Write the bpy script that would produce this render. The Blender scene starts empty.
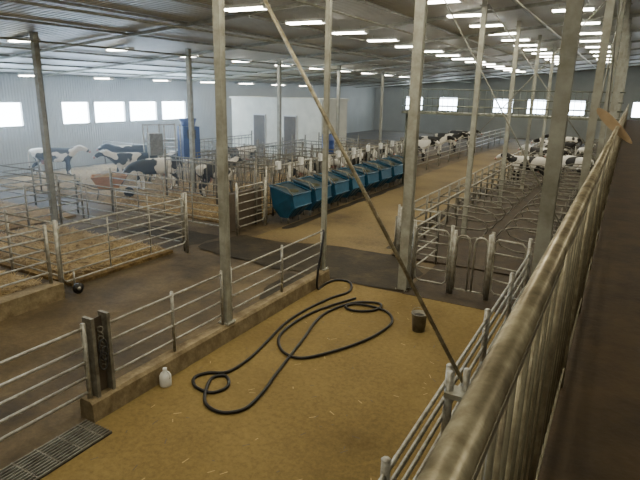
import bpy, math, random
from mathutils import Vector, Matrix
random.seed(7)
H=4.4
D=bpy.data
col=bpy.context.scene.collection

# ---------------------------------------------------------------- materials
def mat(name, c1, c2=None, scale=4.0, rough=0.6, metal=0.0, bump=0.0, detail=6, c3=None, scale3=0.5, spec=0.5, lo3=.42, hi3=.66, fine=0.0):
    m=D.materials.new(name); m.use_nodes=True
    nt=m.node_tree; b=nt.nodes['Principled BSDF']
    b.inputs['Roughness'].default_value=rough; b.inputs['Metallic'].default_value=metal
    b.inputs['Specular IOR Level'].default_value=spec
    if c2 is None: c2=tuple(x*0.8 for x in c1)
    tc=nt.nodes.new('ShaderNodeTexCoord')
    n=nt.nodes.new('ShaderNodeTexNoise'); n.inputs['Scale'].default_value=scale; n.inputs['Detail'].default_value=detail
    n.inputs['Roughness'].default_value=0.65
    nt.links.new(tc.outputs['Object'],n.inputs['Vector'])
    r=nt.nodes.new('ShaderNodeValToRGB'); r.color_ramp.elements[0].position=0.32; r.color_ramp.elements[1].position=0.68
    r.color_ramp.elements[0].color=(*c2,1); r.color_ramp.elements[1].color=(*c1,1)
    nt.links.new(n.outputs['Fac'],r.inputs['Fac'])
    out=r.outputs['Color']
    if c3 is not None:
        n3=nt.nodes.new('ShaderNodeTexNoise'); n3.inputs['Scale'].default_value=scale3; n3.inputs['Detail'].default_value=9
        n3.inputs['Roughness'].default_value=0.68
        nt.links.new(tc.outputs['Object'],n3.inputs['Vector'])
        r3=nt.nodes.new('ShaderNodeValToRGB'); r3.color_ramp.elements[0].position=lo3; r3.color_ramp.elements[1].position=hi3
        nt.links.new(n3.outputs['Fac'],r3.inputs['Fac'])
        mx=nt.nodes.new('ShaderNodeMixRGB'); mx.inputs['Color2'].default_value=(*c3,1)
        nt.links.new(r3.outputs['Color'],mx.inputs['Fac']); nt.links.new(out,mx.inputs['Color1'])
        out=mx.outputs['Color']
    if fine>0:
        n4=nt.nodes.new('ShaderNodeTexNoise'); n4.inputs['Scale'].default_value=14; n4.inputs['Detail'].default_value=10; n4.inputs['Roughness'].default_value=.8
        nt.links.new(tc.outputs['Object'],n4.inputs['Vector'])
        r4=nt.nodes.new('ShaderNodeValToRGB'); r4.color_ramp.elements[0].position=.35; r4.color_ramp.elements[1].position=.6
        r4.color_ramp.elements[0].color=(1-fine,1-fine,1-fine,1); r4.color_ramp.elements[1].color=(1,1,1,1)
        nt.links.new(n4.outputs['Fac'],r4.inputs['Fac'])
        mm=nt.nodes.new('ShaderNodeMixRGB'); mm.blend_type='MULTIPLY'; mm.inputs['Fac'].default_value=1
        nt.links.new(out,mm.inputs['Color1']); nt.links.new(r4.outputs['Color'],mm.inputs['Color2']); out=mm.outputs['Color']
    nt.links.new(out,b.inputs['Base Color'])
    if bump>0:
        bp=nt.nodes.new('ShaderNodeBump'); bp.inputs['Strength'].default_value=bump; bp.inputs['Distance'].default_value=0.02
        n2=nt.nodes.new('ShaderNodeTexNoise'); n2.inputs['Scale'].default_value=scale*6; n2.inputs['Detail'].default_value=5
        nt.links.new(tc.outputs['Object'],n2.inputs['Vector'])
        nt.links.new(n2.outputs['Fac'],bp.inputs['Height']); nt.links.new(bp.outputs['Normal'],b.inputs['Normal'])
    return m
def emis(name,c,s):
    m=D.materials.new(name); m.use_nodes=True
    b=m.node_tree.nodes['Principled BSDF']; b.inputs['Base Color'].default_value=(*c,1)
    b.inputs['Emission Color'].default_value=(*c,1); b.inputs['Emission Strength'].default_value=s
    return m
def ribbed(name,c,axis='Y',scale=3.3,rough=0.5,str_=0.5,metal=0.1):
    m=mat(name,c,tuple(x*0.8 for x in c),0.6,rough,metal)
    nt=m.node_tree; b=nt.nodes['Principled BSDF']
    tc=nt.nodes.new('ShaderNodeTexCoord'); w=nt.nodes.new('ShaderNodeTexWave'); w.bands_direction=axis
    w.inputs['Scale'].default_value=scale
    nt.links.new(tc.outputs['Object'],w.inputs['Vector'])
    bp=nt.nodes.new('ShaderNodeBump'); bp.inputs['Strength'].default_value=str_; bp.inputs['Distance'].default_value=0.04
    nt.links.new(w.outputs['Fac'],bp.inputs['Height']); nt.links.new(bp.outputs['Normal'],b.inputs['Normal'])
    return m
M={}
M['galv']=mat('galvanized_steel',(0.44,0.43,0.37),(0.20,0.18,0.135),9,0.42,0.4)
M['rail']=mat('weathered_rail_steel',(0.54,0.48,0.32),(0.22,0.185,0.11),18,0.36,0.4,0,9,(0.16,0.13,0.08),6)
M['picket']=mat('dull_picket_steel',(0.22,0.20,0.13),(0.11,0.095,0.055),6,0.5,0.3)
M['galvd']=mat('dirty_steel',(0.25,0.24,0.195),(0.10,0.085,0.06),7,0.55,0.3)
M['catw']=mat('catwalk_green_steel',(0.17,0.18,0.13),(0.10,0.105,0.08),5,0.55,0.2)
M['col']=mat('column_steel',(0.40,0.40,0.335),(0.22,0.21,0.16),4,0.5,0.2,0,9)
M['conc']=mat('ochre_concrete',(0.275,0.196,0.066),(0.185,0.128,0.042),1.3,0.85,0,0.5,9,(0.11,0.074,0.025),0.65,0.2,.42,.72,.35)
M['curb']=mat('curb_concrete',(0.30,0.235,0.13),(0.12,0.085,0.04),4,0.85,0,0.4,9,None,.5,.3,.4,.6,.3)
M['aisle']=mat('dirty_concrete',(0.15,0.108,0.05),(0.085,0.058,0.026),1.1,0.75,0,0.4,8,(0.038,0.027,0.014),0.6,0.35,.42,.64,.35)
M['feed']=mat('feed_alley_concrete',(0.235,0.172,0.07),(0.155,0.108,0.042),1.0,0.8,0,0.4,8,(0.075,0.052,0.023),0.5,0.3,.43,.70,.35)
M['wet']=mat('wet_dark_slurry',(0.040,0.031,0.017),(0.020,0.016,0.010),2,0.75,0,0.3,6,(0.075,0.053,0.025),1.1,0.2,.5,.75,.3)
M['stall']=mat('stall_bedding',(0.055,0.036,0.015),(0.02,0.013,0.007),2.5,0.85,0,0.6)
M['straw']=mat('straw',(0.36,0.25,0.10),(0.13,0.08,0.033),9,0.9,0,1.0,8,(0.07,0.045,0.022),0.8,0.2,.45,.7)
M['stalk']=mat('straw_stalk',(0.52,0.38,0.16),(0.3,0.2,0.075),3,0.7)
M['teal']=mat('teal_blue_plastic',(0.018,0.098,0.175),(0.011,0.06,0.112),3,0.3,0,0,6)
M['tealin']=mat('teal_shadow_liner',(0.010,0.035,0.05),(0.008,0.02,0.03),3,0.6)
M['blue']=mat('blue_paint',(0.015,0.055,0.24),(0.012,0.04,0.17),3,0.4)
M['white']=mat('white_panel',(0.68,0.68,0.58),(0.5,0.5,0.42),1.5,0.6)
M['wall']=ribbed('white_wall_sheet',(0.44,0.465,0.45),'Y',2.0)
M['ceil']=ribbed('ceiling_sheet',(0.62,0.61,0.55),'Y',1.6,0.5,0.8)
M['rubber']=mat('black_rubber',(0.010,0.0095,0.009),(0.015,0.013,0.011),8,0.45,0,0,6,None,.5,.3)
M['dark']=mat('dark_void',(0.02,0.02,0.02),(0.03,0.028,0.025),4,0.7)
M['walk']=mat('walkway_plank',(0.055,0.035,0.014),(0.026,0.017,0.008),3,0.75,0,0.3,6,None,.5,.2)
M['wood']=mat('varnished_wood',(0.42,0.30,0.17),(0.3,0.2,0.1),6,0.45)
M['orange']=mat('orange_tub',(0.46,0.24,0.11),(0.36,0.18,0.08),5,0.6)
M['brown']=mat('brown_board',(0.10,0.075,0.05),(0.06,0.045,0.03),3,0.7)
M['hay']=mat('silage',(0.05,0.05,0.02),(0.03,0.03,0.012),12,0.95,0,1.0)
M['lamp']=emis('fluorescent_tube',(1.0,0.96,0.82),30)
M['housing']=mat('lamp_housing',(0.8,0.8,0.76),(0.7,0.7,0.66),3,0.4)
M['win']=emis('daylight_pane',(0.76,0.89,1.0),22)
M['frame']=mat('window_frame',(0.6,0.62,0.6),(0.5,0.5,0.5),3,0.5)
M['pink']=mat('udder_skin',(0.45,0.25,0.2),(0.38,0.2,0.16),6,0.6)
M['label']=mat('white_tag',(0.75,0.75,0.72),(0.65,0.65,0.6),4,0.5)
def hide():
    m=D.materials.new('holstein_hide'); m.use_nodes=True; nt=m.node_tree; b=nt.nodes['Principled BSDF']
    b.inputs['Roughness'].default_value=0.75
    tc=nt.nodes.new('ShaderNodeTexCoord'); oi=nt.nodes.new('ShaderNodeObjectInfo')
    ma=nt.nodes.new('ShaderNodeMath'); ma.operation='MULTIPLY'; ma.inputs[1].default_value=37
    nt.links.new(oi.outputs['Random'],ma.inputs[0])
    va=nt.nodes.new('ShaderNodeVectorMath'); va.operation='ADD'
    nt.links.new(tc.outputs['Object'],va.inputs[0]); nt.links.new(ma.outputs[0],va.inputs[1])
    n=nt.nodes.new('ShaderNodeTexNoise'); n.inputs['Scale'].default_value=1.5; n.inputs['Detail'].default_value=1.5
    nt.links.new(va.outputs[0],n.inputs['Vector'])
    r=nt.nodes.new('ShaderNodeValToRGB'); e=r.color_ramp.elements
    e[0].position=0.50; e[0].color=(0.012,0.011,0.01,1); e[1].position=0.515; e[1].color=(0.68,0.65,0.58,1)
    nt.links.new(n.outputs['Fac'],r.inputs['Fac']); nt.links.new(r.outputs['Color'],b.inputs['Base Color'])
    return m
M['hide']=hide()

# ---------------------------------------------------------------- mesh builder
class MB:
    def __init__(s): s.v=[];s.f=[];s.m=[];s.mats=[];s.sm=[]
    def mi(s,k):
        if k not in s.mats: s.mats.append(k)
        return s.mats.index(k)
    def add(s,vs,fs,k,smooth=False):
        o=len(s.v); i=s.mi(k)
        s.v+= [tuple(a) for a in vs]
        for f in fs: s.f.append(tuple(o+j for j in f)); s.m.append(i); s.sm.append(smooth)
    def box(s,x0,x1,y0,y1,z0,z1,k):
        vs=[(x,y,z) for x in(x0,x1) for y in(y0,y1) for z in(z0,z1)]
        s.add(vs,[(0,1,3,2),(4,6,7,5),(0,4,5,1),(2,3,7,6),(0,2,6,4),(1,5,7,3)],k)
    def tube(s,pts,r,k,n=8,closed=False):
        pts=[Vector(p) for p in pts]; N=len(pts); rings=[]
        prev=None
        rr=r if isinstance(r,(list,tuple)) else [r]*N
        for i,p in enumerate(pts):
            if closed: t=(pts[(i+1)%N]-pts[i-1])
            elif i==0: t=pts[1]-pts[0]
            elif i==N-1: t=pts[-1]-pts[-2]
            else: t=(pts[i+1]-p).normalized()+(p-pts[i-1]).normalized()
            t.normalize()
            if prev is None:
                a=Vector((0,0,1)) if abs(t.z)<0.9 else Vector((1,0,0))
            else: a=prev
            u=(a-t*a.dot(t)).normalized(); w=t.cross(u); prev=u
            rings.append([p+(u*math.cos(2*math.pi*j/n)+w*math.sin(2*math.pi*j/n))*rr[i] for j in range(n)])
        vs=[q for ring in rings for q in ring]; fs=[]
        for i in range(N if closed else N-1):
            i2=(i+1)%N
            for j in range(n):
                fs.append((i*n+j,i*n+(j+1)%n,i2*n+(j+1)%n,i2*n+j))
        if not closed:
            fs.append(tuple(range(n))[::-1]); fs.append(tuple((N-1)*n+j for j in range(n)))
        s.add(vs,fs,k,True)
    def prism(s,prof,y0,y1,k):
        n=len(prof); vs=[(x,y0,z) for x,z in prof]+[(x,y1,z) for x,z in prof]
        fs=[tuple(range(n)),tuple(range(2*n-1,n-1,-1))]+[(i,n+i,n+(i+1)%n,(i+1)%n) for i in range(n)]
        s.add(vs,fs,k)
    def sphere(s,c,r,k,sc=(1,1,1),nu=12,nv=8):
        vs=[];fs=[]
        for i in range(nv+1):
            a=math.pi*i/nv
            for j in range(nu):
                b=2*math.pi*j/nu
                vs.append((c[0]+r*sc[0]*math.sin(a)*math.cos(b),c[1]+r*sc[1]*math.sin(a)*math.sin(b),c[2]+r*sc[2]*math.cos(a)))
        for i in range(nv):
            for j in range(nu):
                fs.append((i*nu+j,i*nu+(j+1)%nu,(i+1)*nu+(j+1)%nu,(i+1)*nu+j))
        s.add(vs,fs,k,True)
    def mesh(s,name):
        me=D.meshes.new(name); me.from_pydata(s.v,[],s.f)
        for k in s.mats: me.materials.append(M[k])
        me.polygons.foreach_set('material_index',s.m); me.polygons.foreach_set('use_smooth',s.sm)
        me.update(); return me
    def obj(s,name,loc=(0,0,0),rot=0,parent=None):
        o=D.objects.new(name,s.mesh(name)); o.location=loc; o.rotation_euler=(0,0,rot); col.objects.link(o)
        if parent: o.parent=parent
        return o
def inst(name,me,loc,rot=0,scale=1):
    o=D.objects.new(name,me); o.location=loc; o.rotation_euler=(0,0,rot); o.scale=(scale,)*3; col.objects.link(o); return o

# ---------------------------------------------------------------- room shell
XL,XR,YB,YF=-27.0,9.0,-6.0,62.0
def cz(x): return 7.4+0.09*x if x<=2 else 7.58-0.09*(x-2)
b=MB(); b.box(XL,XR,YB,YF,-0.2,0,'aisle'); b.obj('floor')
b=MB()
b.add([(XL-.3,YB,cz(XL)),(2,YB,cz(2)),(2,YF,cz(2)),(XL-.3,YF,cz(XL)),(XR+.3,YB,cz(XR)),(XR+.3,YF,cz(XR)),
       (XL-.3,YB,cz(XL)+.2),(2,YB,cz(2)+.2),(2,YF,cz(2)+.2),(XL-.3,YF,cz(XL)+.2),(XR+.3,YB,cz(XR)+.2),(XR+.3,YF,cz(XR)+.2)],
      [(0,1,2,3),(1,4,5,2),(9,8,7,6),(8,11,10,7)],'ceil')
b.obj('ceiling')
b=MB()
y=-3.0
while y<YF:
    for (xa,xb) in ((XL,2),(2,XR)):
        za,zb=cz(xa)-.02,cz(xb)-.02
        b.add([(xa,y-.05,za),(xb,y-.05,zb),(xb,y+.05,zb),(xa,y+.05,za),(xa,y-.05,za-.1),(xb,y-.05,zb-.1),(xb,y+.05,zb-.1),(xa,y+.05,za-.1)],
              [(0,1,2,3),(4,7,6,5),(0,4,5,1),(1,5,6,2),(2,6,7,3),(3,7,4,0)],'col')
    y+=5.4
for x in (-25,-23,-21,-19,-14.5,-12,-10,-6.7,-3.4,-.6,4,6.5):
    b.box(x-.025,x+.025,YB,YF,cz(x)-.07,cz(x)-.0,'col')
b.obj('roof_framing')
b=MB()
for x,dz in ((-15.2,.4),(-11.2,.35),(-7.2,.3),(-3.0,.35)):
    b.tube([(x,YB+.2,cz(x)-dz),(x,YF-.2,cz(x)-dz)],.03,'col',6)
b.obj('ceiling_water_pipes')
wins=[(8.5,10.1),(10.9,12.5),(15.2,17.3),(19.5,21.3),(21.6,23.9),(24.2,26.5),(26.9,29.2)]
z0,z1=2.35,3.6
b=MB()
b.box(XL-.2,XL,YB,YF,-.2,z0,'wall'); b.box(XL-.2,XL,YB,YF,z1,cz(XL)+.1,'wall')
yy=YB
for a,c in wins:
    b.box(XL-.2,XL,yy,a,z0,z1,'wall'); yy=c
b.box(XL-.2,XL,yy,YF,z0,z1,'wall')
b.obj('wall_left')
for i,(a,c) in enumerate(wins):
    w=MB(); w.box(XL-.12,XL-.1,a,c,z0,z1,'win')
    for q in (a,c-.05): w.box(XL-.1,XL+.03,q,q+.05,z0,z1,'frame')
    for q in (z0,z1-.05): w.box(XL-.1,XL+.03,a,c,q,q+.05,'frame')
    w.obj('window_%d'%(i+1))
b=MB(); b.box(XR,XR+.2,YB,YF,-.2,cz(XR)+.1,'wall'); b.obj('wall_right')
for nm,ya,yb in (('wall_far',YF,YF+.2),('wall_back',YB-.2,YB)):
    b=MB()
    b.add([(x,yv,z) for yv in (ya,yb) for x,z in ((XL,-.2),(XR,-.2),(XR,cz(XR)+.1),(2,cz(2)+.1),(XL,cz(XL)+.1))],
      [(0,1,2,3,4),(9,8,7,6,5)]+[(i,5+i,5+(i+1)%5,(i+1)%5) for i in range(5)],'wall')
    b.obj(nm)
for i,x in enumerate((-22,-18,-12,-8.5,-5,1.2,4.5)):
    w=MB(); w.box(x-1,x+1,YF-.06,YF-.03,2.6,4.0,'win')
    for q in (x-1.05,x+.99): w.box(q,q+.06,YF-.1,YF-.01,2.55,4.05,'frame')
    for q in (2.55,3.99): w.box(x-1.05,x+1.05,YF-.1,YF-.01,q,q+.06,'frame')
    w.obj('window_%d'%(i+20))

def slab(name,x0,x1,y0,y1,h,k,z=0.0):
    b=MB(); b.box(x0,x1,y0,y1,z,z+h,k); return b.obj(name)
slab('pen_floor',-5.7,-.2,YB+.1,11.0,.012,'conc')
slab('feed_alley_floor',-9.6,-5.3,12.2,58,.012,'feed')
slab('stall_platform',-5.2,-.3,13.6,58,.06,'stall')
slab('stall_entry_floor',-3.9,-.3,11.0,13.6,.02,'stall')
def patch(corners,z,jit=.18,step=.25,name='wet_slurry_patch',k='wet'):
    pts=[]
    n=len(corners)
    for i in range(n):
        a=Vector((*corners[i],0)); c=Vector((*corners[(i+1)%n],0)); m=max(2,int((c-a).length/step))
        for j in range(m):
            q=a.lerp(c,j/m); pts.append((q.x+random.uniform(-jit,jit),q.y+random.uniform(-jit,jit),z))
    cx=sum(p[0] for p in pts)/len(pts); cy=sum(p[1] for p in pts)/len(pts)
    sm=[]
    N=len(pts)
    for i in range(N):
        sm.append(tuple((pts[i-1][q]+2*pts[i][q]+pts[(i+1)%N][q])/4 for q in range(3)))
    b=MB(); b.add(sm+[(cx,cy,z)],[(i,(i+1)%N,N) for i in range(N)],k); return b.obj(name)
patch([(-10.3,11.4),(-9.0,11.1),(-7.2,11.0),(-5.9,11.1),(-4.6,10.95),(-3.95,11.1),(-4.0,12.6),(-5.0,13.6),(-6.5,13.7),(-8.2,13.2),(-10.2,13.1)],.024)
patch([(-13.5,11.6),(-10.5,11.5),(-10.4,12.6),(-13.5,12.6)],.006,.3)
patch([(-6.5,8.9),(-6.15,9.4),(-6.2,10.8),(-6.9,10.9),(-6.8,9.9)],.006,.15)
patch([(-9.5,14.4),(-9.2,14.6),(-9.15,26),(-9.5,27)],.02,.08)
patch([(-5.7,14.2),(-5.35,14.2),(-5.35,27),(-5.8,26)],.02,.1)

b=MB()
prof=[(-6.0,0),(-5.72,0),(-5.74,.26),(-5.78,.3),(-5.96,.3),(-6.0,.26)]
b.prism(prof,4.15,10.9,'curb'); b.obj('concrete_curb')
b=MB()
b.box(-5.84,-5.32,.6,4.1,.012,.03,'dark')
for i in range(10):
    x=-5.82+i*.053; b.box(x,x+.018,.6,4.1,.03,.05,'galvd')
for i in range(12):
    y=.65+i*.3; b.box(-5.84,-5.32,y,y+.02,.028,.046,'galvd')
b.obj('drain_grate')

# ---------------------------------------------------------------- fences
def fence(name,p0,p1,zs,post=2.5,r=.022,pr=.035,ph=None,zb=0,k='galv',pk=None,pn=8):
    b=MB(); a=Vector((p0[0],p0[1],0)); c=Vector((p1[0],p1[1],0)); L=(c-a).length
    for z in zs: b.tube([(a.x,a.y,z+zb),(c.x,c.y,z+zb)],r,k,7)
    n=max(1,round(L/post)); ph=ph or max(zs)+.06
    for i in range(n+1):
        p=a.lerp(c,i/n); b.tube([(p.x,p.y,zb),(p.x,p.y,zb+ph)],pr,pk or k,pn)
        b.sphere((p.x,p.y,zb+ph),pr*1.05,pk or k,(1,1,.5),8,4)
    return b.obj(name)
def gate(name,p0,p1,z0,z1,n,k='galv',r=.02,mid=1):
    b=MB(); a=Vector((p0[0],p0[1],0)); c=Vector((p1[0],p1[1],0)); 
    e=.08
    A=lambda t,z:(a.x+(c.x-a.x)*t,a.y+(c.y-a.y)*t,z)
    L=(c-a).length; t=e/L
    b.tube([A(t,z0),A(0,z0+e),A(0,z1-e),A(t,z1),A(1-t,z1),A(1,z1-e),A(1,z0+e),A(1-t,z0)],r*1.1,k,8,True)
    for i in range(1,n-1):
        z=z0+(z1-z0)*i/(n-1); b.tube([A(0,z),A(1,z)],r*.9,k,7)
    for i in range(1,mid+1): b.tube([A(i/(mid+1),z0),A(i/(mid+1),z1)],r*.9,k,7)
    for q in (0,1):
        p=A(q+(-.06/L if q==0 else .06/L),0); b.tube([p,(p[0],p[1],z1+.15)],.038,k,10)
    return b.obj(name)
fence('curb_rail_fence',(-5.86,4.62),(-5.86,7.05),[.2,.45,.7,.96],1.3,.018,.026,zb=.3)
fence('curb_rail_fence',(-5.86,7.3),(-5.86,10.7),[.2,.45,.7,.96],1.7,.018,.026,zb=.3)
fence('pen_rail_fence',(-5.86,-2),(-5.86,4.22),[.4,.62,.84,1.06,1.33],2.9,.022,.035)
b=MB()
b.box(-5.95,-5.77,4.28,4.33,0,1.45,'galvd'); b.box(-5.95,-5.77,4.53,4.58,0,1.45,'galvd'); b.box(-5.9,-5.88,4.33,4.53,.3,1.4,'brown')
for i in range(9):
    z=1.25-.07*i; b.tube([(-5.80+.02*math.cos(t),4.43+.03*math.cos(t*1.0+(i%2)*.8),z+.045*math.sin(t)) for t in [2*math.pi*j/8 for j in range(8)]],.008,'galvd',5,True)
for cy,cz_,rr in ((4.42,1.0,.12),(4.44,.9,.1),(4.41,.8,.13)):
    b.tube([(-5.76,cy+rr*.55*math.cos(t),cz_+rr*math.sin(t)) for t in [2*math.pi*j/14 for j in range(14)]],.01,'dark',6,True)
b.obj('gate_latch_post')
fence('pen_rail_fence',(-1.36,-2),(-1.36,11.3),[.35,.6,.85,1.08,1.28],1.9,.024,.045,ph=1.42)
gate('steel_gate',(-10.15,6.95),(-10.15,10.75),.3,1.55,7,mid=2)
b=MB()
b.tube([(-10.05,7.2,.12),(-9.99,7.2,.12)],.12,'rubber',16); b.tube([(-10.07,7.2,.12),(-9.97,7.2,.12)],.04,'galv',10)
b.tube([(-10.12,7.2,.12),(-10.12,7.2,.5)],.02,'galv'); b.tube([(-10.12,7.2,.12),(-10.0,7.2,.12)],.015,'galv')
b.obj('gate_wheel')
b=MB(); b.box(-10.35,-10.0,2.0,6.85,0,.35,'curb'); b.obj('concrete_curb')
fence('pen_rail_fence',(-10.2,2.2),(-10.2,6.7),[.25,.5,.75,1.0,1.2],1.5,.022,.04,zb=.35)
def stalks(b,x0,x1,y0,y1,h,n):
    for _ in range(n):
        x=random.uniform(x0+.2,x1-.2); y=random.uniform(y0+.2,y1-.2); a=random.uniform(0,6.28); l=random.uniform(.06,.18); z=h+random.uniform(.03,.1)
        d=Vector((math.cos(a),math.sin(a),random.uniform(-.3,.5)))*l; s_=Vector((-math.sin(a),math.cos(a),0))*.008; p=Vector((x,y,z))
        b.add([p-d-s_,p-d+s_,p+d+s_,p+d-s_],[(0,1,2,3)],'stalk')
def straw(x0,x1,y0,y1,h,n):
    b=MB(); b.box(x0,x1,y0,y1,0,h*.6,'straw')
    nx=max(4,int((x1-x0)/.35)); ny=max(4,int((y1-y0)/.35)); vs=[];fs=[]
    for i in range(nx+1):
        for j in range(ny+1):
            e=0 if i in(0,nx) or j in (0,ny) else 1
            vs.append((x0+(x1-x0)*i/nx,y0+(y1-y0)*j/ny,h*.5+e*(h*.5+random.random()*.09)))
    for i in range(nx):
        for j in range(ny):
            q=i*(ny+1)+j; fs.append((q,q+ny+1,q+ny+2,q+1))
    b.add(vs,fs,'straw',True); stalks(b,x0,x1,y0,y1,h,n)
    return b.obj('straw_bed')
straw(-15.5,-10.4,2,7,.2,8000)
straw(-15.8,-10.5,7.4,10.6,.12,4000)
straw(-26,-16.4,3,12,.1,4000)
straw(-26,-11,14,26,.08,6000)
b=MB()
for _ in range(140):
    x=random.uniform(-5.5,-1.6); y=random.uniform(3,10.8); a=random.uniform(0,6.28); l=random.uniform(.015,.06)
    d=Vector((math.cos(a),math.sin(a),0))*l; s_=Vector((-math.sin(a),math.cos(a),0))*.006; p=Vector((x,y,.017))
    b.add([p-d-s_,p-d+s_,p+d+s_,p+d-s_],[(0,1,2,3)],'stalk' if random.random()<.4 else 'brown')
b.obj('scattered_straw_bits')
fence('pen_rail_fence',(-15.8,7.1),(-10.4,7.1),[.35,.6,.85,1.1,1.35,1.55],1.8)
gate('steel_gate',(-15.6,10.9),(-10.4,10.9),.25,1.5,6,mid=3)
fence('pen_rail_fence',(-16.0,2),(-16.0,12),[.35,.6,.85,1.1,1.35],2.0)
def headlock(name,p0,p1,zb=0,h=1.5,sp=.34,k='galv'):
    b=MB(); a=Vector((p0[0],p0[1],0)); c=Vector((p1[0],p1[1],0)); L=(c-a).length
    for z in (.45,h-.15,h): b.tube([(a.x,a.y,z+zb),(c.x,c.y,z+zb)],.024,k,7)
    n=int(L/sp)
    for i in range(n+1):
        p=a.lerp(c,i/n); q=a.lerp(c,min(1,(i+.45)/n))
        b.tube([(p.x,p.y,.45+zb),(p.x,p.y,h+zb)],.016,k,6)
        if i%2==0: b.tube([(p.x,p.y,.5+zb),(q.x,q.y,h-.15+zb)],.014,k,6)
    n=max(1,round(L/2.4))
    for i in range(n+1):
        p=a.lerp(c,i/n); b.tube([(p.x,p.y,0),(p.x,p.y,h+.25+zb)],.04,k,8)
    return b.obj(name)
for y in (12.9,16.0,19.2,22.4,25.6,28.6):
    if y<15: gate('steel_gate',(-15.5,y),(-10.6,y),.25,1.55,7,mid=3)
    else: headlock('headlock_fence',(-16.0,y),(-10.8,y),0,1.8,.3,'galvd')
headlock('headlock_fence',(-16.3,17.9),(-16.3,27.5),0,1.7,.34,'galvd')
headlock('headlock_fence',(-20.5,22.5),(-20.5,28),0,1.7,.34,'galvd')
headlock('headlock_fence',(-13.4,16.2),(-13.4,28),0,1.6,.34,'galvd')
for y in (12.4,21.7,25.5):
    fence('pen_rail_fence',(-26.5,y),(-16.8,y),[.35,.6,.85,1.1,1.35],2.2,k='galvd')
fence('pen_rail_fence',(-21.2,3),(-21.2,14),[.35,.6,.85,1.1,1.35],2.4,k='galvd')
headlock('headlock_fence',(-10.55,14.6),(-10.55,28.3),0,1.85,.42,'galvd')
gate('steel_gate',(-10.15,13.1),(-10.15,14.5),.25,1.5,6,mid=0)
b=MB(); b.box(-10.75,-10.6,13.2,15.0,0,1.2,'brown'); b.obj('pen_partition_board')
fence('feed_rail_fence',(-10.1,29),(-10.1,57),[.5,.8,1.1,1.4],2.4)
# ---------------------------------------------------------------- feed bins
def bin_mesh():
    b=MB()
    P=[(-.32,1.28,.58),(-.22,.55,.55),(-.02,.2,.40),(.30,.2,.40),(.66,.62,.56),(.60,1.02,.60)]
    L=[(x,-w,z) for x,z,w in P]; R=[(x,w,z) for x,z,w in P]; n=len(P)
    fs=[tuple(range(n)),tuple(range(2*n-1,n-1,-1))]+[(i,i+1,n+i+1,n+i) for i in range(n-1)]
    b.add(L+R,fs,'teal')
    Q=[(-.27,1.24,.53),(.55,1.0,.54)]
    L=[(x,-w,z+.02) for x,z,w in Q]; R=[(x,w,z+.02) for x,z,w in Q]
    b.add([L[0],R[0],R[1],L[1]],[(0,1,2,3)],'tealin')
    b.tube([(-.32,-.58,1.28),(.60,-.60,1.03),(.60,.60,1.03),(-.32,.58,1.28)],.03,'teal',8,True)
    b.tube([(.665,-.57,.62),(.665,.57,.62)],.022,'teal',6)
    for w in (-.3,0,.3): b.tube([(.30,w*1.1,.2),(.67,w*1.4,.62)],.018,'teal',6)
    b.sphere((.15,0,1.04),.34,'hay',(.85,1.15,.3),14,6)
    for w in (-.36,.36):
        b.tube([(.0,w,.0),(.0,w,.24)],.03,'galvd'); b.tube([(.28,w,.0),(.28,w,.24)],.03,'galvd')
    for w in (-.70,.70):
        b.tube([(-.38,w,0),(-.38,w,1.95)],.035,'galv'); b.tube([(-.38,w,1.4),(.45,w,1.3)],.02,'galvd'); b.tube([(.45,w,1.3),(.62,w*.86,1.04)],.018,'galvd')
    b.tube([(-.38,-.70,1.9),(-.38,.70,1.9)],.025,'galv')
    for w in (-.22,.22): b.tube([(-.38,w,1.25),(-.38,w*1.6,1.9)],.018,'galvd')
    b.box(-.42,-.30,-.1,.1,1.78,2.05,'label')
    return b.mesh('roughage_feed_bin')
bm_=bin_mesh()
for i in range(8): inst('roughage_feed_bin',bm_,(-9.95,15.6+i*1.5,0))

# ---------------------------------------------------------------- free stalls
def divider():
    b=MB()
    pts=[(-1.15,0,1.15),(-.6,0,1.16),(.55,0,1.12),(.85,0,1.02),(.98,0,.82),(.85,0,.6),(.5,0,.5),(-.5,0,.48),(-.85,0,.55),(-1.15,0,.62)]
    b.tube(pts,.024,'galvd',8)
    b.tube([(-1.15,0,0),(-1.15,0,1.35)],.038,'galvd',8)
    b.tube([(-.2,0,.48),(-.2,0,1.15)],.02,'galvd',6)
    return b.mesh('stall_divider')
dm=divider()
y=14.6
while y<50:
    inst('free_stall_divider',dm,(-3.85,y,.06)); y+=1.2
y=14.0
while y<50:
    o=inst('free_stall_divider',dm,(-1.55,y,.06),math.pi); y+=1.2
b=MB()
for x,z in ((-5.05,1.38),(-4.5,1.28),(-.4,1.38),(-.9,1.28)): b.tube([(x,13.7,z),(x,50,z)],.026,'galv',8)
for yv in (13.7,22,30,40,50):
    for x in(-5.05,-.4): b.tube([(x,yv,0),(x,yv,1.4)],.04,'galv',8)
b.obj('neck_rail')
fence('pen_rail_fence',(-5.2,13.8),(-5.2,57),[.45,.75,1.05],3,k='galvd')
gate('steel_gate',(-3.85,11.6),(-3.1,11.6),.2,1.45,5,mid=0)
b=MB()
for x0,x1 in ((-2.92,-2.62),(-2.52,-2.24)):
    e=.1
    b.tube([(x0,11.6,.15),(x0,11.6,1.25),(x0+e*.4,11.6,1.36),(x0+e,11.6,1.4),(x1-e,11.6,1.4),(x1-e*.4,11.6,1.36),(x1,11.6,1.25),(x1,11.6,.15)],.024,'galv',8)
b.tube([(-2.97,11.6,0),(-2.97,11.6,1.5)],.045,'galv'); b.tube([(-2.2,11.6,0),(-2.2,11.6,1.5)],.045,'galv')
b.tube([(-2.97,11.6,.15),(-2.2,11.6,.15)],.02,'galv')
b.obj('man_pass_gate')
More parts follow.
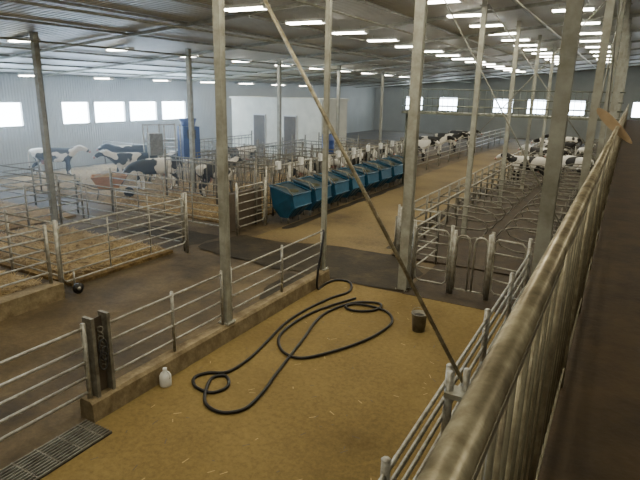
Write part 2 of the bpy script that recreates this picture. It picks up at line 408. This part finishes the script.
gate('steel_gate',(-2.1,11.6),(-1.45,11.5),.2,1.42,5,mid=0)
fence('pen_rail_fence',(-3.95,11.7),(-3.95,13.6),[.4,.75,1.1,1.4],1.9)
fence('pen_rail_fence',(-3.95,13.6),(-5.1,13.7),[.4,.75,1.1,1.4],1.2)

# ---------------------------------------------------------------- columns
def column(x,y,w,z0=0,k='col'):
    b=MB(); h=w/2; t=.018; zt=cz(x)
    b.box(x-h,x+h,y-h,y-h+t,z0,zt,k); b.box(x-h,x+h,y+h-t,y+h,z0,zt,k); b.box(x-h*.8,x+h*.8,y-h+t,y+h-t,z0,zt,k)
    b.box(x-h-.05,x+h+.05,y-h-.05,y+h+.05,z0,z0+.02,k)
    for sx in(-1,1):
        for sy in (-1,1): b.tube([(x+sx*(h+.03),y+sy*(h+.03),z0),(x+sx*(h+.03),y+sy*(h+.03),z0+.05)],.01,k,6)
    b.box(x-h-.04,x+h+.04,y-h-.04,y+h+.04,zt-.22,zt-.2,k)
    return b.obj('steel_column')
column(-5.86,7.17,.13,.3); column(-5.86,10.8,.10,.3)
column(-4.0,11.3,.2)
for y in (16.6,22,27.3,32.7,38,43.4): column(-4.0,y,.14)
for y in (10.9,17.6,24.3,31,38,45): column(-16,y,.17)
for y in (5,10,15,20,25,30,36): column(-.5,y,.12)
def rods(name,segs,r,k='col'):
    b=MB()
    for p,q in segs: b.tube([p,q],r,k,8)
    return b.obj(name)
rods('diagonal_brace',[((-1.12,5.47,1.25),(-4.8,5.47,6.93))],.024,'rail')
rods('diagonal_brace',[((-3.95,11.5,6.8),(-.6,11.5,1.5))],.014)
rods('diagonal_brace',[((-3.95,16.8,6.9),(-.6,16.8,2.7)),((-3.95,16.7,3.2),(-.6,16.7,7.2))],.014)
rods('diagonal_brace',[((-.45,10,7.2),(-.45,15,3.9)),((-.45,10,4.2),(-.45,15,7.2))],.014)
b=MB()
b.box(-1.33,-1.07,5.3,5.52,1.18,1.24,'col'); b.tube([(-1.3,5.4,0),(-1.3,5.4,1.45)],.05,'galv',10); b.tube([(-1.14,5.47,0),(-1.14,5.47,1.5)],.04,'galv',10)
b.obj('brace_anchor_post')

# ---------------------------------------------------------------- walkway + railing
b=MB()
b.box(-.2,1.5,YB+.1,48,2.72,2.8,'walk')
b.box(-.26,-.2,YB+.1,48,2.55,2.84,'picket')
for i in range(27): 
    y=YB+1+i*2; b.box(-.22,1.5,y-.05,y+.05,2.55,2.72,'picket')
b.obj('walkway_deck')
b=MB()
RX=-.122;RZ=H-.42
b.tube([(RX,-2,RZ),(RX,46,RZ)],.026,'rail',20)
b.box(RX-.012,RX+.012,-2,46,RZ-.09,RZ-.07,'picket')
b.box(RX-.015,RX+.015,-2,46,2.9,2.93,'picket')
y=-1.95
i=0
while y<46:
    if i%14==0: b.tube([(RX,y,2.8),(RX,y,RZ)],.02,'rail',8)
    else: b.tube([(RX,y,2.92),(RX,y,RZ-.08)],.007,'picket' if i%2 else 'rail',6)
    y+=.09; i+=1
b.obj('walkway_railing')
b=MB()
b.box(1.5,1.56,YB+.1,48,2.8,3.9,'brown'); b.obj('walkway_kick_wall')
b=MB()
n=20; c=Vector((-.165,9.2,4.0)); d=Vector((.53,0,-.49)).normalized(); u=Vector((0,1,0)); w=d.cross(u).normalized()
vs=[]
for side in(-1,1):
    for j in range(n):
        t=2*math.pi*j/n; vs.append(c+d*(.36*math.cos(t))+w*(.06*math.sin(t))*(1.15-.3*math.cos(t))+u*(side*.02))
fs=[tuple(range(n))[::-1],tuple(range(n,2*n))]+[(j,(j+1)%n,n+(j+1)%n,n+j) for j in range(n)]
b.add(vs,fs,'wood')
b.tube([(-.137,9.24,3.95),(-.137,9.24,4.06)],.03,'galv')
b.obj('wooden_paddle')
b=MB()
CY=25
b.box(-9.5,-.25,CY,CY+1.1,3.48,3.58,'catw')
for zz in (3.85,4.2,4.6): b.tube([(-9.5,CY,zz),(-.25,CY,zz)],.022,'catw',7)
for i in range(39): b.tube([(-9.45+i*.24,CY,3.5),(-9.45+i*.24,CY,4.6)],.01,'catw',5)
for zz in (3.85,4.6): b.tube([(-9.5,CY+1.1,zz),(-.25,CY+1.1,zz)],.022,'catw',7)
b.tube([(-9.4,CY+.5,0),(-9.4,CY+.5,3.5)],.06,'catw')
b.obj('cross_catwalk')

# ---------------------------------------------------------------- lights
def fixture():
    b=MB()
    b.box(-.62,.62,-.15,.15,.0,.07,'housing'); 
    for yv in(-.08,.08): b.tube([(-.58,yv,-.025),(.58,yv,-.025)],.026,'lamp',8)
    b.box(-.62,-.59,-.15,.15,-.05,.0,'housing'); b.box(.59,.62,-.15,.15,-.05,.0,'housing')
    for xx in(-.4,.4): b.tube([(xx,0,.07),(xx,0,.2)],.008,'col',5)
    return b.mesh('fluorescent_fixture')
fm=fixture()
lightd={}
def lamp(x,y,power,drop=.2):
    z=cz(x)-drop
    inst('fluorescent_fixture',fm,(x,y,z),0)
    key=power
    if key not in lightd:
        L=D.lights.new('tube_light_%d'%power,'AREA'); L.shape='RECTANGLE'; L.size=1.15; L.size_y=.24; L.energy=power; L.color=(1.0,.91,.69); lightd[key]=L
    o=D.objects.new('tube_light',lightd[key]); o.location=(x,y,z-.06); col.objects.link(o)
for i in range(17): lamp(-8.5,2.9+2.85*i,42,.32)
for i in range(12): lamp(-17,3.6+3.8*i,48,.1)
for i in range(9): lamp(-24,7.7+4.1*i,40,.4)
for i in range(17): lamp(-5,1+2.9*i,46,.1)
for i in range(15): lamp(-2,-2+3.6*i,38)  # row's near, unseen lamps added to brighten the railing
for i in range(13): lamp(3.5,-2+4*i,36)  # whole row added out of view to light the railing and walkway columns
for (a,c) in wins:
    L=D.lights.new('daylight','AREA'); L.shape='RECTANGLE'; L.size=1.2; L.size_y=c-a; L.energy=200; L.color=(.42,.66,1.0)
    o=D.objects.new('window_daylight',L); o.location=(XL+.06,(a+c)/2,2.98); o.rotation_euler=(0,-math.pi/2,0); col.objects.link(o)

m=D.materials.new('window_glow_volume'); m.use_nodes=True; nt=m.node_tree; nt.nodes.clear()  # bluish scatter that imitates the daylight glow around the left windows
o_=nt.nodes.new('ShaderNodeOutputMaterial'); vs_=nt.nodes.new('ShaderNodeVolumeScatter'); vs_.inputs['Density'].default_value=.011; vs_.inputs['Anisotropy'].default_value=.5
vs_.inputs['Color'].default_value=(.75,.88,1,1)
nt.links.new(vs_.outputs[0],o_.inputs['Volume']); M['glow']=m
b=MB(); b.box(XL+.15,-10.8,YB+.2,45,.3,4.8,'glow'); b.obj('window_glow_haze')  # added volume standing in for the window glow and haze

# ---------------------------------------------------------------- hose
def catmull(P,n=6):
    out=[]
    for i in range(len(P)-1):
        p0=P[max(0,i-1)];p1=P[i];p2=P[i+1];p3=P[min(len(P)-1,i+2)]
        for j in range(n):
            t=j/n
            out.append(tuple(.5*((2*p1[k])+(-p0[k]+p2[k])*t+(2*p0[k]-5*p1[k]+4*p2[k]-p3[k])*t*t+(-p0[k]+3*p1[k]-3*p2[k]+p3[k])*t**3) for k in range(3)))
    out.append(P[-1]); return out
A=[(-5.64,10.17),(-5.66,10.6),(-5.55,10.95),(-5.21,10.96),(-4.96,10.41),(-5.13,9.8),(-5.25,8.94),(-5.25,8.18),(-5.11,7.4),(-4.99,6.68),(-5.01,6.12),(-5.26,5.93),(-5.34,5.7),(-5.14,5.51),(-4.82,5.51),(-4.74,5.78),(-4.96,6.0),(-5.1,5.84),(-4.95,5.52),(-4.7,5.23),(-4.37,5.18),(-4.15,5.42),(-4.18,5.89),(-4.3,6.4),(-4.45,7.09)]
B=[(-4.62,7.9),(-4.75,8.4),(-4.82,8.95),(-4.72,9.5),(-4.5,9.92),(-4.1,10.1),(-3.98,9.9),(-4.1,9.6),(-4.4,9.45),(-4.62,9.55),(-4.5,9.8),(-4.05,9.85),(-3.7,9.7),(-3.48,9.3),(-3.5,8.75),(-3.62,8.25),(-3.85,7.7),(-4.19,7.16),(-4.5,7.1),(-4.8,7.3),(-5.04,7.69),(-5.11,8.3),(-5.05,8.95),(-4.85,9.6),(-4.65,10.1)]
P=[(-5.78,10.62,1.3),(-5.70,10.5,1.28),(-5.64,10.3,.9),(-5.64,10.15,.4)]+[(x,y,.04) for x,y in A]+[(x,y,.045) for x,y in B]
b=MB(); b.tube(catmull(P),.026,'rubber',8); b.obj('rubber_hose')
def lathe(b,prof,c,k,n=20):
    vs=[(c[0]+r*math.cos(2*math.pi*j/n),c[1]+r*math.sin(2*math.pi*j/n),c[2]+z) for r,z in prof for j in range(n)]
    fs=[(i*n+j,i*n+(j+1)%n,(i+1)*n+(j+1)%n,(i+1)*n+j) for i in range(len(prof)-1) for j in range(n)]
    b.add(vs,fs,k,True)
b=MB()
bc=(-2.93,9.3,.012)
lathe(b,[(0,0),(.12,0),(.145,.34),(.155,.345),(.155,.36),(.135,.36),(.115,.1),(0,.1)],bc,'galvd')
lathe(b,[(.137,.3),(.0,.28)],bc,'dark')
b.tube([(bc[0]+.15*math.cos(t),bc[1]-.02,bc[2]+.34+.14*math.sin(t)) for t in [math.pi*j/10 for j in range(11)]],.006,'galv',5)
b.obj('metal_bucket')
b=MB()
lathe(b,[(0,0),(.085,0),(.09,.02),(.09,.16),(.07,.2),(.03,.235),(.03,.27),(0,.27)],(0,0,0),'label',18)
lathe(b,[(.034,.25),(.034,.285),(0,.285)],(0,0,0),'label',12)
b.tube([(.03,0,.24),(.08,0,.23),(.095,0,.18),(.088,0,.13)],.012,'label',8)
b.obj('plastic_jug',(-5.6,5.35,.012))

# ---------------------------------------------------------------- equipment
b=MB()
b.box(-.45,.45,-.4,.4,1.1,2.6,'blue'); b.box(.45,.47,-.33,.33,1.2,1.9,'blue'); b.box(.45,.48,-.2,.2,2.05,2.45,'dark')
for x in(-.45,.45):
    for y in(-.35,.35): b.tube([(x,y,0),(x,y,1.12)],.03,'galv')
lathe(b,[(.3,2.6),(.42,2.95),(.4,2.95),(.1,2.6)],(0,0,0),'blue',16)
for q in range(4):
    b.tube([(-.5,-2.0+.0*q,.4+.75*q),(-.5,-.5,.4+.75*q)],.03,'galv')
for yv in (-2.0,-1.25,-.5): b.tube([(-.5,yv,0),(-.5,yv,2.7)],.04,'galv'); b.tube([(.3,yv,0),(.3,yv,2.7)],.03,'galv')
b.box(-.4,.2,-1.9,-1.3,1.3,2.3,'galvd')
b.obj('calf_milk_feeder',(-18.3,19.9,.08),-.5)
b=MB()
lathe(b,[(0,0),(.29,0),(.3,.05),(.3,.3),(.31,.32),(.3,.34),(.3,.6),(.31,.62),(.3,.64),(.29,.9),(0,.92)],(0,0,0),'blue',18)
b.tube([(.12,0,.9),(.12,0,.95)],.04,'dark')
b.obj('plastic_drum',(-12.3,22.9,1.55))
b=MB()
for x in(-.35,.35):
    for y in(-.35,.35): b.tube([(x,y,0),(x,y,1.5)],.03,'galv')
b.box(-.4,.4,-.4,.4,1.48,1.54,'galv'); b.obj('drum_stand',(-12.3,22.9,0))
b=MB()
T=[(-.6,-.42,.88),(.75,-.36,.92),(.75,.36,.92),(-.6,.42,.88)]; Bt=[(-.35,-.26,.42),(.35,-.22,.38),(.35,.22,.38),(-.35,.26,.42)]
b.add(T+Bt,[(4,5,6,7),(0,1,5,4),(1,2,6,5),(2,3,7,6),(3,0,4,7)],'orange')
b.tube(T,.02,'orange',6,True)
b.add([(-.5,-.36,.84),(.62,-.32,.86),(.62,.32,.86),(-.5,.36,.84),(.05,0,1.0)],[(0,1,4),(1,2,4),(2,3,4),(3,0,4)],'straw')
b.tube([(.78,-.06,.2),(.78,.06,.2)],.2,'rubber',18); b.tube([(.78,-.16,.2),(.78,.16,.2)],.02,'galvd',6)
for s in(-1,1):
    b.tube([(.8,s*.14,.2),(.3,s*.22,.36),(-.5,s*.28,.4),(-1.15,s*.32,.66)],.022,'galvd',7)
    b.tube([(-.35,s*.27,.4),(-.42,s*.3,0)],.02,'galvd',6); b.tube([(-1.15,s*.32,.66),(-1.0,s*.31,.6)],.03,'rubber',7)
b.obj('wheelbarrow',(-17.8,14.6,.1),math.radians(50))
b=MB()
x0,x1,y0,y1=-23.6,-16.6,30.0,33.5
b.box(x0,x1,y0,y1,0,3.85,'white'); b.box(x0-.1,x1+.1,y0-.1,y1+.1,3.85,3.97,'white')
b.obj('milk_room')
for i,x in enumerate((-21.3,-18.9)):
    b=MB(); b.box(x-.5,x+.5,y0-.06,y0-.005,0,2.9,'frame'); b.box(x-.43,x+.43,y0-.09,y0-.06,.02,2.82,'brown'); b.sphere((x+.34,y0-.13,1.05),.04,'galv'); b.obj('door_%d'%(i+1))

# ---------------------------------------------------------------- cows
def cow_mesh(kind):
    V=[];E=[];R=[]
    def v(p,r,par=None):
        V.append(p);R.append(r if isinstance(r,tuple) else (r,r))
        if par is not None: E.append((par,len(V)-1))
        return len(V)-1
    dz=-.62 if kind=='lie' else 0
    pel=v((-.72,0,1.16+dz),(.29,.29))
    rump=v((-1.0,0,1.2+dz),(.2,.21),pel)
    mid=v((-.25,0,1.06+dz),(.36,.38),pel)
    bel=v((.2,0,1.04+dz),(.36,.40),mid)
    che=v((.6,0,1.1+dz),(.28,.34),bel)
    if kind=='graze': N=[((.88,0,1.08),.2),((1.12,0,.85),.15),((1.28,0,.62),.13),((1.38,0,.42),.11),((1.46,0,.24),.085)]
    else: N=[((.88,0,1.22+dz),.2),((1.08,0,1.36+dz),.16),((1.25,0,1.46+dz),.135),((1.43,0,1.34+dz),.115),((1.62,0,1.2+dz),.085)]
    pr=che; ids=[]
    for p,r in N: pr=v(p,r,pr); ids.append(pr)
    poll=ids[2]; hp=N[2][0]
    for s in(-1,1):
        e=v((hp[0]-.06,s*.14,hp[2]+.03),.04,poll); v((hp[0]-.1,s*.27,hp[2]+.0),.03,e)
    for s in(-1,1):
        if kind=='lie':
            h=v((-.72,s*.24,.34),(.17,.16),pel); k_=v((-.38,s*.4,.2),.1,h); q=v((-.85,s*.42,.09),.06,k_); f=v((-.5,s*.46,.06),.05,q)
            a=v((.6,s*.2,.3),.12,che); k_=v((.85,s*.24,.12),.07,a); f=v((.6,s*.3,.06),.05,k_)
        else:
            o=.1*s
            h=v((-.78,s*.19,.98),(.17,.16),pel); k_=v((-.60+o,s*.21,.76),.12,h); q=v((-.9+o,s*.19,.5),.07,k_); f=v((-.84+o,s*.19,.16),.055,q); v((-.78+o,s*.19,.045),.06,f)
            a=v((.58,s*.18,.85),.13,che); k_=v((.58-o,s*.17,.46),.07,a); f=v((.56-o,s*.17,.15),.05,k_); v((.61-o,s*.17,.045),.056,f)
    t=v((-1.12,0,1.24+dz),.05,rump); t=v((-1.2,0,1.0+dz),.03,t); 
    if kind!='lie': t=v((-1.2,0,.62),.025,t); v((-1.2,0,.42),.045,t)
    me=D.meshes.new('cow_skel'); me.from_pydata(V,E,[]); me.update()
    o=D.objects.new('cow_tmp',me); col.objects.link(o)
    o.modifiers.new('skin','SKIN')
    sv=me.skin_vertices[0].data
    for i,r in enumerate(R): sv[i].radius=r; sv[i].use_root=(i==0)
    sub=o.modifiers.new('sub','SUBSURF'); sub.levels=2; sub.render_levels=2
    dg=bpy.context.evaluated_depsgraph_get(); dg.update()
    ev=o.evaluated_get(dg); m2=D.meshes.new_from_object(ev)
    D.objects.remove(o)
    m2.name='holstein_'+kind; m2.materials.clear(); m2.materials.append(M['hide']); m2.materials.append(M['pink']); m2.materials.append(M['dark'])
    b=MB(); b.mats=['hide','pink','dark']
    ez=N[3][0]
    b.sphere((N[4][0][0]+.03,0,N[4][0][2]-.01),.078,'pink',(.8,1,.8))
    for s in(-1,1): b.sphere(((hp[0]*.45+ez[0]*.55),s*.1,(hp[2]*.45+ez[2]*.55)+.03),.024,'dark')
    if kind!='lie': b.sphere((-.5,0,.72),.17,'pink',(1.1,.9,.8))
    import bmesh
    bm=bmesh.new(); bm.from_mesh(m2); ex=b.mesh('x'); bm.from_mesh(ex); bm.to_mesh(m2); bm.free()
    for p in m2.polygons: p.use_smooth=True
    return m2
CM={k:cow_mesh(k) for k in('stand','graze','lie')}
def cow(k,x,y,rot,z=.08,s=1): inst('holstein_cow',CM[k],(x,y,z),math.radians(rot),s)
for a in [('stand',-20.0,17.9,227),('stand',-24.4,17.0,40),('graze',-17.7,17.0,225),('stand',-22.6,20.2,235),('lie',-23,23.6,60),('stand',-18.0,23.6,-100),
          ('stand',-14.7,17.6,85),('stand',-12.1,20.9,0),('stand',-12.1,24.2,10),('stand',-12.2,27.2,-5),('lie',-13.5,31,0),
          ('stand',-12.0,34.5,0),('stand',-12.0,38,5),('stand',-12.0,42,-6),('stand',-12.0,46,-3),
          ('stand',-4.0,28.9,188),('stand',-3.9,34.4,170),('stand',-2.2,30.7,150),('stand',-2.0,37,80),('stand',-4.0,40.4,180),('stand',-4.0,45.2,178)]:
    cow(*a)

w=D.worlds.new('World'); bpy.context.scene.world=w; w.use_nodes=True
w.node_tree.nodes['Background'].inputs['Color'].default_value=(.6,.75,1,1); w.node_tree.nodes['Background'].inputs['Strength'].default_value=.4

p=math.atan(.275);th=math.radians(28.88);ro=math.radians(1.2)
f=Vector((-math.sin(th)*math.cos(p),math.cos(th)*math.cos(p),-math.sin(p)))
r0=Vector((math.cos(th),math.sin(th),0)); u0=r0.cross(f)
R=r0*math.cos(ro)+u0*math.sin(ro); U=u0*math.cos(ro)-r0*math.sin(ro)
cam=D.cameras.new('camera'); cam.lens=540/640*36; cam.sensor_width=36; cam.clip_end=200; cam.clip_start=.05
co=D.objects.new('camera',cam); m=Matrix((R,U,-f)).transposed().to_4x4(); m.translation=(0,0,H); co.matrix_world=m
col.objects.link(co); bpy.context.scene.camera=co
